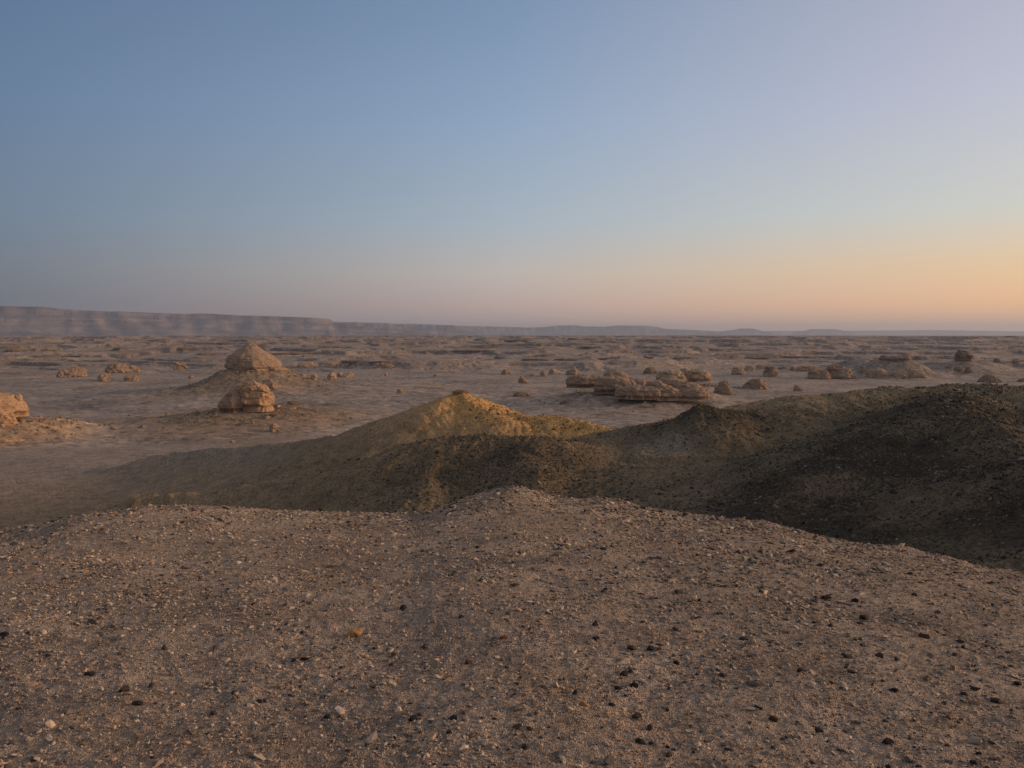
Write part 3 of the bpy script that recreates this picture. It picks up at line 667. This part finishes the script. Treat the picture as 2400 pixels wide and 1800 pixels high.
LEDGES = [(-30, 178, 837, 'long thin dark ledge entering from the left edge, lowest of three'), (18, 80, 823, 'short dark ledge above the long one at the left edge'),
 (98, 132, 823, 'small double dark ledge right of the left edge ledges'), (-20, 78, 809, 'uppermost thin dark ledge at the left edge'),
 (508, 538, 807, 'short black ledge left of the butte top'), (417, 448, 820, 'short black ledge on the slope left of the butte'), (464, 516, 832, 'thin dark ledge just left of the butte flank'),
 (640, 762, 831, 'long thin ledge right of the butte at the height of its middle'), (798, 870, 851, 'dark ledge left of centre above the bare sand'), (866, 940, 851, 'dark ledge continuing right of the pale jutting rock'),
 (1060, 1160, 826, 'thin ledge above the pale sand spur at centre'), (1222, 1284, 845, 'left part of the long terrace rim right of centre'), (1298, 1398, 845, 'middle part of the long terrace rim, with pale scree below'),
 (1396, 1446, 843, 'right end of the long terrace rim right of centre'), (1502, 1532, 840, 'small dark ledge above the domed boulder'), (1540, 1618, 842, 'terrace rim above the rounded outcrop cluster'),
 (1720, 1800, 841, 'dark terrace rim above the arched boulder'), (1806, 1960, 839, 'faint long ledge behind the horned boulder'), (1360, 1410, 817, 'far thin ledge high above the broad cluster'), (1180, 1240, 800, 'far dark ledge near the horizon at centre')]
for x0, x1, yb, lb in LEDGES:
    g_ = np.random.default_rng(x1); k = max(4, (x1-x0)//9)
    rock('rock_ledge', lb, 'rock ledge', x0, x1, yb, list(yb-3.6+g_.uniform(-1.0, 1.2, k)), .22, M_rock_dark, rough=.35, strata=.05, m=3, sy=1.6, under=.85)  # dark rock colour also stands in for the shade below each overhang
# caps of the two far hills
o = rock('cap_rock', 'flat dark rock cap on the flat topped hill at right', 'cap rock', 2064, 2130, 842, [835, 833, 836, 834, 835, 832, 830, 833], .7, M_rock_mid, r=598, rough=.25, strata=.03, m=4)
o = rock('cap_rock', 'jagged rock crown on the pointed hill at far right', 'cap rock', 2240, 2276, 843, [832, 822, 820, 826, 824, 826, 833], .7, M_rock_dark, r=645, rough=.18, strata=.1)

# ------------------------------------------------------------------ loose stone: scree, gravel, single stones
rng = np.random.default_rng(7)
ICO_V = []; t_ = (1+5**.5)/2
for a, b in ((-1, t_), (1, t_), (-1, -t_), (1, -t_)): ICO_V.append((a, b, 0))
for a, b in ((-1, t_), (1, t_), (-1, -t_), (1, -t_)): ICO_V.append((0, a, b))
for a, b in ((t_, -1), (t_, 1), (-t_, -1), (-t_, 1)): ICO_V.append((a, 0, b))
ICO_V = np.array(ICO_V)/math.hypot(1, t_)
ICO_F = np.array([(0,11,5),(0,5,1),(0,1,7),(0,7,10),(0,10,11),(1,5,9),(5,11,4),(11,10,2),(10,7,6),(7,1,8),(3,9,4),(3,4,2),(3,2,6),(3,6,8),(3,8,9),(4,9,5),(2,4,11),(6,2,10),(8,6,7),(9,8,1)])
CUB_V = np.array([(-1,-1,-1),(1,-1,-1),(1,1,-1),(-1,1,-1),(-1,-1,1),(1,-1,1),(1,1,1),(-1,1,1)])*.62
CUB_F = np.array([(0,3,2,1),(4,5,6,7),(0,1,5,4),(1,2,6,5),(2,3,7,6),(3,0,4,7)])
def scatter(name, x, y, size, cols, mat, bv, bf, flat=(.35, .8), jit=.28, sink=.25, label=None):
    n = len(x); z = ground_z(x, y)
    e = .02*np.maximum(np.hypot(x, y)/8, 1)*2
    gx = (ground_z(x+e, y)-z)/e; gy = (ground_z(x, y+e)-z)/e
    k = len(bv); V = bv[None]*(1+jit*rng.standard_normal((n, k, 1)))+jit*.4*rng.standard_normal((n, k, 3))
    sx = size*rng.uniform(.75, 1.5, n); sy = size*rng.uniform(.55, 1.0, n); sz = size*rng.uniform(*flat, n)
    V = V*np.stack([sx, sy, sz], 1)[:, None, :]
    a = rng.uniform(0, 6.283, n); c, s = np.cos(a)[:, None], np.sin(a)[:, None]
    tl = rng.normal(0, .25, n)[:, None]
    X0, Y0, Z0 = V[..., 0], V[..., 1], V[..., 2]
    X0, Z0 = X0*np.cos(tl)-Z0*np.sin(tl), X0*np.sin(tl)+Z0*np.cos(tl)
    X1 = X0*c-Y0*s; Y1 = X0*s+Y0*c
    Z1 = Z0+gx[:, None]*X1+gy[:, None]*Y1
    P = np.stack([X1+x[:, None], Y1+y[:, None], Z1+(z+sz*sink)[:, None]], -1).reshape(-1, 3)
    Fc = (bf[None]+(np.arange(n)*k)[:, None, None]).reshape(-1, bf.shape[1])
    me = mesh_from(name, P, Fc, False, np.repeat(cols, k, 0))
    return link(name, me, mat)
def palette(n, cs, ps, var=.14):
    k = rng.choice(len(cs), n, p=ps); c = np.array(cs)[k]; return c*(1+var*rng.standard_normal((n, 1))).clip(.5, 1.5)

# dark broken rock over the hills, thick on the dark spur and in patches on the front ridge
n = 520000
az = rng.uniform(math.radians(-40), math.radians(44), n); r = np.exp(rng.uniform(math.log(30), math.log(150), n))
x, y = r*np.sin(az), r*np.cos(az)
den = .04+.08*sstep(.0, .35, fbm(x/10., y/8., 4, 85))
dd = np.exp(-(dist_ridge(x, y, 'dark_spur')/9)**2)+np.exp(-(dist_ridge(x, y, 'dark_spur2')/12)**2)
den = den+1.2*dd*(.3+.75*sstep(-.2, .25, fbm(x/7., y/6., 4, 97)))+.7*np.exp(-(dist_ridge(x, y, 'hump')/5)**2)
den = den+.45*np.exp(-(dist_ridge(x, y, 'front_spur2')/8)**2)+.35*np.exp(-(dist_ridge(x, y, 'front_spur')/8)**2)+.3*np.exp(-(dist_ridge(x, y, 'ochre_cone', 13)/6)**2)
q0 = at2(1060, 1010, 78); den = den+.5*np.exp(-((x-q0[0])/9)**2-((y-q0[1])/7)**2)
den *= np.interp(np.degrees(az), [-40, -20, -10, 0], [.04, .10, .5, 1.0])*np.where(r > 138, .2, 1)
kp = rng.uniform(0, 1, n) < den*np.clip((r/75.), .4, 1.)
x, y, r = x[kp], y[kp], r[kp]; n = len(x)
size = .034*np.exp(rng.normal(0, .5, n))*(.6+r/110)
ochre = np.exp(-(dist_ridge(x, y, 'ochre_cone', 7)/14)**2) > .35
cs = palette(n, [(.045, .036, .028), (.075, .058, .042), (.12, .092, .06), (.19, .15, .10)], [.40, .3, .18, .12])
cs[ochre] = cs[ochre]*np.array([1.9, 1.3, .8])
o = scatter('scree', x, y, size, cs, M_scree, ICO_V, ICO_F, flat=(.5, .95), sink=.3)
tag(o, 'dark broken stones strewn over the hills behind the knoll', 'scree', kind='stuff')

# broken blocks lying round the outcrops and on the butte's sand cone
dx_, dy_, ds_ = [], [], []
for o in list(col.objects):
    if o.parent is None and o.get('category') in ('boulder', 'rock outcrop', 'butte', 'rock ledge', 'rubble heap', 'cap rock') and math.hypot(o.location.x, o.location.y) > 150:
        W = o.dimensions.x if o.type == 'MESH' else {'butte': 34, 'rock outcrop': 26}[o['category']]
        k = int(min(900, 12+W*(26 if o.type != 'MESH' else 2.2))); an = rng.uniform(0, 6.283, k); q = (.35+.55*rng.exponential(.55, k))*W
        dx_.append(o.location.x+q*np.cos(an)*1.1); dy_.append(o.location.y+q*np.sin(an)*.9); ds_.append(.13*np.exp(rng.normal(0, .6, k))*np.clip(W/12, .6, 1.7))
x, y, size = map(np.concatenate, (dx_, dy_, ds_))
o = scatter('rock_debris', x, y, size, palette(len(x), [(.34, .22, .125), (.22, .15, .09), (.12, .085, .055)], [.35, .4, .25]), M_scree, ICO_V, ICO_F, flat=(.4, .9), sink=.2)
tag(o, 'broken blocks strewn round the rock outcrops of the plain', 'rock debris', kind='stuff')

# gravel of the knoll
def knoll_pts(n, r0, r1, bias):
    az = rng.uniform(math.radians(-42), math.radians(42), n); u = rng.uniform(0, 1, n)
    r = (r0**bias+u*(r1**bias-r0**bias))**(1/bias)
    return r*np.sin(az), r*np.cos(az), r
GC = [(.42, .31, .215), (.43, .325, .23), (.29, .215, .155), (.155, .118, .088), (.42, .33, .25), (.38, .24, .145), (.055, .042, .035)]
x, y, r = knoll_pts(230000, 2.3, 17, .7)
size = .0027*np.exp(rng.normal(0, .42, len(x)))*(.75+r/7.)
cl1 = sstep(-.35, .3, fbm(x/.5, y/.45, 3, 101)); kp = rng.uniform(0, 1, len(x)) < .3+.7*cl1
x, y, size = x[kp], y[kp], size[kp]
o = scatter('gravel', x, y, size, palette(len(x), GC, [.33, .14, .22, .14, .025, .085, .06]), M_peb, CUB_V, CUB_F, flat=(.45, 1.0), sink=.35)
tag(o, 'fine brown gravel covering the near knoll', 'gravel', kind='stuff')
x, y, r = knoll_pts(52000, 2.3, 17, .9)
size = .0075*np.exp(rng.normal(0, .35, len(x)))*(.8+r/11.)
cl1 = sstep(-.3, .35, fbm(x/.9+3, y/.8, 3, 103)); kp = rng.uniform(0, 1, len(x)) < (.12+.88*cl1)*.75
x, y, size = x[kp], y[kp], size[kp]
o = scatter('pebbles', x, y, size, palette(len(x), GC, [.26, .16, .20, .16, .045, .075, .10]), M_peb, ICO_V, ICO_F, flat=(.35, .9), sink=.35)
tag(o, 'coarser pebbles and shell flakes mixed into the gravel of the knoll', 'pebbles', kind='stuff')

x, y, r = knoll_pts(34000, 2.8, 16, 1.1); az = np.arctan2(x, y)
size = .0125*np.exp(rng.normal(0, .42, len(x)))*(.75+r/14.)
den = .12+.88*sstep(-.02, .30, az)*sstep(4, 8, r)*(1-.8*sstep(.42, .52, az))+.45*sstep(10, 12.5, r); kp = rng.uniform(0, 1, len(x)) < den*(.25+.75*sstep(-.25, .3, fbm(x/1.3+8, y/.9, 3, 105)))
x, y, size = x[kp], y[kp], size[kp]
o = scatter('stone_shards', x, y, size, palette(len(x), GC, [.12, .08, .22, .26, .02, .04, .26]), M_peb, ICO_V, ICO_F, flat=(.25, .6), jit=.34, sink=.3)
tag(o, 'coarse stone shards crowding the right shoulder and crest of the knoll', 'stone shards', kind='stuff')

# single stones one could pick up
def subdivide(V, Fc):
    V = list(map(tuple, V)); mid = {}; out = []
    def m(a, b):
        k = (min(a, b), max(a, b))
        if k not in mid:
            p = np.array(V[a])+np.array(V[b]); p = p/np.linalg.norm(p); mid[k] = len(V); V.append(tuple(p))
        return mid[k]
    for a, b, c in Fc:
        ab, bc_, ca = m(a, b), m(b, c), m(c, a); out += [(a, ab, ca), (b, bc_, ab), (c, ca, bc_), (ab, bc_, ca)]
    return np.array(V), np.array(out)
SV, SF = subdivide(*subdivide(*subdivide(ICO_V, ICO_F)))
def stone_mesh(seed, dims=(1, .7, .5), cuts=11):
    g = np.random.default_rng(seed); V = SV.copy()
    for k in range(cuts):
        nrm = g.standard_normal(3); nrm /= np.linalg.norm(nrm); d = g.uniform(.5, .85)
        q = V@nrm; V = V-np.where(q > d, q-d, 0)[:, None]*nrm
    V = V+.035*np.stack([noise3(V[:, 0]*3+seed, V[:, 1]*3, V[:, 2]*3, seed+k) for k in range(3)], 1)+.02*noise3(V[:, 0]*9, V[:, 1]*9+seed, V[:, 2]*9, seed)[:, None]*V
    me = mesh_from('stone', V*np.array(dims)[None], SF, False); return me
def stone_mat(name, c0, c1):
    m, t, b = newmat(name, .8)
    tc = t.nodes.new('ShaderNodeTexCoord').outputs['Object']
    n = noise_n(t, tc, 2.2, 6, .65); t.links.new(mix(t, n, c0, c1), b.inputs['Base Color'])
    bump(t, b, noise_n(t, tc, 6, 5, .6), .04, .7); return m
SM = dict(black=stone_mat('black_flint', (.016, .014, .014), (.05, .043, .04)), brown=stone_mat('dark_brown_stone', (.05, .032, .024), (.12, .08, .058)),
          red=stone_mat('red_stone', (.16, .05, .025), (.26, .10, .05)), orange=stone_mat('orange_stone', (.30, .15, .05), (.52, .30, .11)),
          grey=stone_mat('grey_stone', (.13, .11, .095), (.25, .215, .185)), pale=stone_mat('pale_stone', (.30, .235, .175), (.46, .37, .285)))
TPL = {}
for mk in SM:
    TPL[mk] = []
    for k in range(6):
        me = stone_mesh(100+k*7+len(mk)*31, (1, [.75, .6, .85, .65, .5, .8][k], [.7, .5, .75, .4, .55, .7][k] if mk not in ('pale', 'grey') else [.4, .22, .35, .2, .25, .4][k]))
        me.materials.append(SM[mk]); TPL[mk].append(me)
def stone(x, y, half, mk, k, rz, label, cat='stone', group=None, tilt=(0, 0)):
    o = bpy.data.objects.new('stone', TPL[mk][k % 6]); col.objects.link(o)
    o.location = (x, y, gz(x, y)+half*.30); o.scale = (half,)*3; o.rotation_euler = (tilt[0], tilt[1], rz)
    return tag(o, label, cat, group)
SINGLE = [ # px, py (photograph), width px, kind, shape, turn, label
 (828, 1491, 46, 'orange', 1, .5, 'orange yellow elongated stone, the brightest on the knoll'),
 (1181, 1497, 20, 'red', 0, .2, 'small red stone right of the bright orange stone'),
 (945, 1427, 20, 'black', 0, .9, 'black rounded stone, right one of two above the bright orange stone'),
 (905, 1432, 20, 'grey', 2, .1, 'dark grey stone, left one of two above the bright orange stone'),
 (1080, 1447, 18, 'black', 3, .0, 'thin flat black stone above the small red stone'),
 (1097, 1555, 18, 'brown', 0, .4, 'little dark stone with a grey neighbour near the centre'),
 (1210, 1664, 36, 'grey', 1, .6, 'slanting grey stone low in the centre'),
 (1065, 1685, 22, 'black', 2, .3, 'black stone in the lower middle by a pale flake'),
 (967, 1688, 24, 'black', 0, .0, 'black hollow looking stone with a white flake on its left side'),
 (1045, 1700, 22, 'pale', 1, -.5, 'pale pink flake lying right of the black hollow looking stone'),
 (973, 1738, 20, 'pale', 3, .1, 'pale oval flake near the bottom in the middle'),
 (1242, 1710, 22, 'brown', 1, -.4, 'dark stone with two white pebbles at its foot'),
 (322, 1652, 32, 'black', 1, .4, 'black slanting stone in the lower left'),
 (290, 1620, 28, 'brown', 0, .2, 'dark brown stone under a pale flake in the lower left'),
 (210, 1583, 30, 'black', 1, .35, 'long black stone left of the lower left pair'),
 (188, 1676, 14, 'orange', 0, .3, 'small orange pebble right of a dark hollow at lower left'),
 (197, 1745, 18, 'orange', 3, .1, 'small flat orange stone near the bottom left'),
 (12, 1490, 22, 'black', 2, .2, 'black stone touching the left edge'),
 (187, 1671, 14, 'grey', 3, .0, 'flat grey stone beside the small orange pebble'),
 (1394, 1467, 18, 'black', 0, .1, 'squat black stone above the dark cluster, leftmost'),
 (1398, 1500, 20, 'black', 2, .7, 'rough black stone just below the squat one'),
 (1505, 1460, 16, 'black', 1, .9, 'pointed black stone at the top of the dark stone field'),
 (1480, 1522, 30, 'brown', 1, .0, 'wide brown black stone, left of three in a row'),
 (1524, 1523, 20, 'black', 0, .3, 'round black stone, middle of three in a row'),
 (1546, 1524, 14, 'brown', 2, .3, 'small brown stone, right of three in a row'),
 (1523, 1589, 16, 'red', 4, 1.3, 'upright pointed red stone in the dark cluster'),
 (1462, 1583, 22, 'black', 0, .2, 'black stone upper left in the dark cluster'),
 (1478, 1577, 16, 'black', 2, .6, 'black stone touching its neighbour at the back of the cluster'),
 (1488, 1611, 26, 'black', 2, .1, 'biggest black stone at the front of the dark cluster'),
 (1498, 1600, 22, 'grey', 1, -.2, 'slate grey stone leaning on the biggest black one'),
 (1449, 1616, 26, 'black', 1, -.2, 'low long black stone at the left foot of the dark cluster'),
 (1586, 1556, 18, 'black', 2, -.5, 'black stone right of the dark cluster with a pale flake'),
 (1695, 1586, 26, 'brown', 1, -.3, 'dark brown bean shaped stone right of the dark cluster'),
 (1434, 1654, 22, 'black', 1, -.3, 'black stone below the dark cluster'),
 (1368, 1655, 22, 'orange', 2, -.3, 'rusty orange stone beside a white flake'),
 (1492, 1682, 26, 'brown', 0, -.2, 'brown stone tilted against a pale slab'),
 (1500, 1741, 30, 'black', 1, -.25, 'long black stone near the bottom, left of a small one'),
 (1527, 1744, 14, 'black', 2, .3, 'small black stone right of the long one near the bottom'),
 (1568, 1772, 18, 'brown', 0, .5, 'reddish brown stone close to the bottom edge'),
 (1745, 1517, 24, 'grey', 1, -.1, 'dark grey low stone in the right field'),
 (1763, 1537, 36, 'grey', 3, -.4, 'long flat bluish grey slab in the right field'),
 (1758, 1665, 28, 'pale', 3, -.2, 'flat pale slab in the lower right field'),
 (2060, 1539, 22, 'brown', 0, -.9, 'dark egg shaped stone right of centre in the right field'),
 (1880, 1577, 24, 'brown', 2, -.5, 'brown stone trailing a rusty patch'),
 (1908, 1460, 14, 'black', 1, -.2, 'flat black stone at the top of the right field'),
 (1972, 1414, 28, 'pale', 3, -.15, 'white flat flake high in the right field'),
 (2005, 1411, 20, 'black', 2, .0, 'black rough stone right of the white flake'),
 (2142, 1397, 16, 'black', 0, -.2, 'black rounded stone near the crest at right'),
 (2201, 1465, 16, 'pale', 0, -.3, 'cream coloured pebble high in the right field'),
 (2098, 1621, 20, 'black', 2, -.3, 'black cracked stone in the middle of the right field'),
 (2080, 1743, 28, 'black', 0, -.4, 'black brick like stone near the bottom right'),
 (2073, 1714, 16, 'pale', 2, -.2, 'white rounded pebble above the black brick like stone'),
 (2260, 1629, 24, 'brown', 1, -.3, 'dark smooth stone far in the right field'),
 (2335, 1647, 36, 'brown', 1, -.25, 'long dark stone near the right edge'),
 (2385, 1605, 24, 'black', 1, -.3, 'dark stone cut by the right edge'),
 (2295, 1768, 16, 'black', 2, .2, 'black stone above the bottom right corner'),
 (2282, 1790, 26, 'black', 1, -.15, 'low dark stone at the bottom right corner'),
 (1815, 1690, 26, 'brown', 2, -.5, 'dark stone low between the two pale flakes'),
 (1866, 1730, 18, 'grey', 0, .1, 'smooth bluish pebble low in the right field'),
 (2024, 1450, 26, 'black', 1, -.3, 'black sharp stone below the white flake'),
]
used = []
for px, py, wpx, mk, k, rz, lb in SINGLE:
    p, r = hit(px, py, 1.8, 40); half = wpx*px_size(r, math.atan2(p[0], p[1]))*.5
    stone(p[0], p[1], half, mk, k, rz, lb); used.append((p[0], p[1], half))
GRP = {'black': ('small black stone lying loose in the gravel of the knoll', 'black stones scattered over the knoll', .0105),
       'brown': ('small dark brown stone half sunk in the gravel of the knoll', 'brown stones scattered over the knoll', .010),
       'grey': ('small grey stone lying flat on the gravel of the knoll', 'grey stones scattered over the knoll', .011),
       'pale': ('small pale flake of stone lying on the gravel of the knoll', 'pale flakes scattered over the knoll', .010),
       'red': ('small rusty red stone lying on the gravel of the knoll', 'red stones scattered over the knoll', .008)}
rnd = random.Random(11); cnt = 0
while cnt < 235:
    mk = rnd.choices(['black', 'brown', 'grey', 'pale', 'red'], [.44, .26, .12, .12, .06])[0]
    a = math.radians(rnd.uniform(-35, 35)); r = 2.6*(12.5/2.6)**(rnd.random()**1.05)
    if mk in ('black', 'brown') and rnd.random() > (.28 if a < .05 else 1.0): continue
    x, y = r*math.sin(a), r*math.cos(a); lb, gp, s0 = GRP[mk]
    half = min(s0*math.exp(rnd.gauss(0, .35))*(.75+r/7.), .021)
    if any(math.hypot(x-u[0], y-u[1]) < half+u[2] for u in used): continue
    used.append((x, y, half)); cnt += 1
    k = rnd.randrange(6); side = 'left' if a < -.2 else 'right' if a > .2 else 'middle'
    dist = 'close to the bottom of the picture' if r < 3.9 else 'halfway up the gravel' if r < 7 else 'near the crest of the knoll'
    cn = {'black': 'black stone', 'brown': 'dark brown stone', 'grey': 'grey stone', 'pale': 'pale flake', 'red': 'rusty red stone'}[mk]
    lb = f"small {['rounded', 'flattish', 'blocky', 'thin', 'long', 'rough'][k]} {cn} {dist}, {side} part"
    stone(x, y, half, mk, k, rnd.uniform(0, 6.28), lb, group=gp, tilt=(rnd.gauss(0, .2), rnd.gauss(0, .2)))

# ------------------------------------------------------------------ haze
m = bpy.data.materials.new('haze_air'); m.use_nodes = True; t = m.node_tree; t.nodes.clear()
v = t.nodes.new('ShaderNodeVolumePrincipled'); v.inputs['Color'].default_value = (.60, .67, .79, 1); v.inputs['Density'].default_value = 7.2e-5; v.inputs['Anisotropy'].default_value = .3
ot = t.nodes.new('ShaderNodeOutputMaterial'); t.links.new(v.outputs[0], ot.inputs['Volume'])
b0, b1 = np.array([-27000., -27000., -45.]), np.array([27000., 27000., 290.])
V = [(b1 if i & 1 else b0)[0:1].tolist()+(b1 if i & 2 else b0)[1:2].tolist()+(b1 if i & 4 else b0)[2:3].tolist() for i in range(8)]
me = mesh_from('haze', np.array(V), np.array([(0, 2, 3, 1), (4, 5, 7, 6), (0, 1, 5, 4), (2, 6, 7, 3), (0, 4, 6, 2), (1, 3, 7, 5)]), False)
tag(link('haze', me, m), kind='stuff')
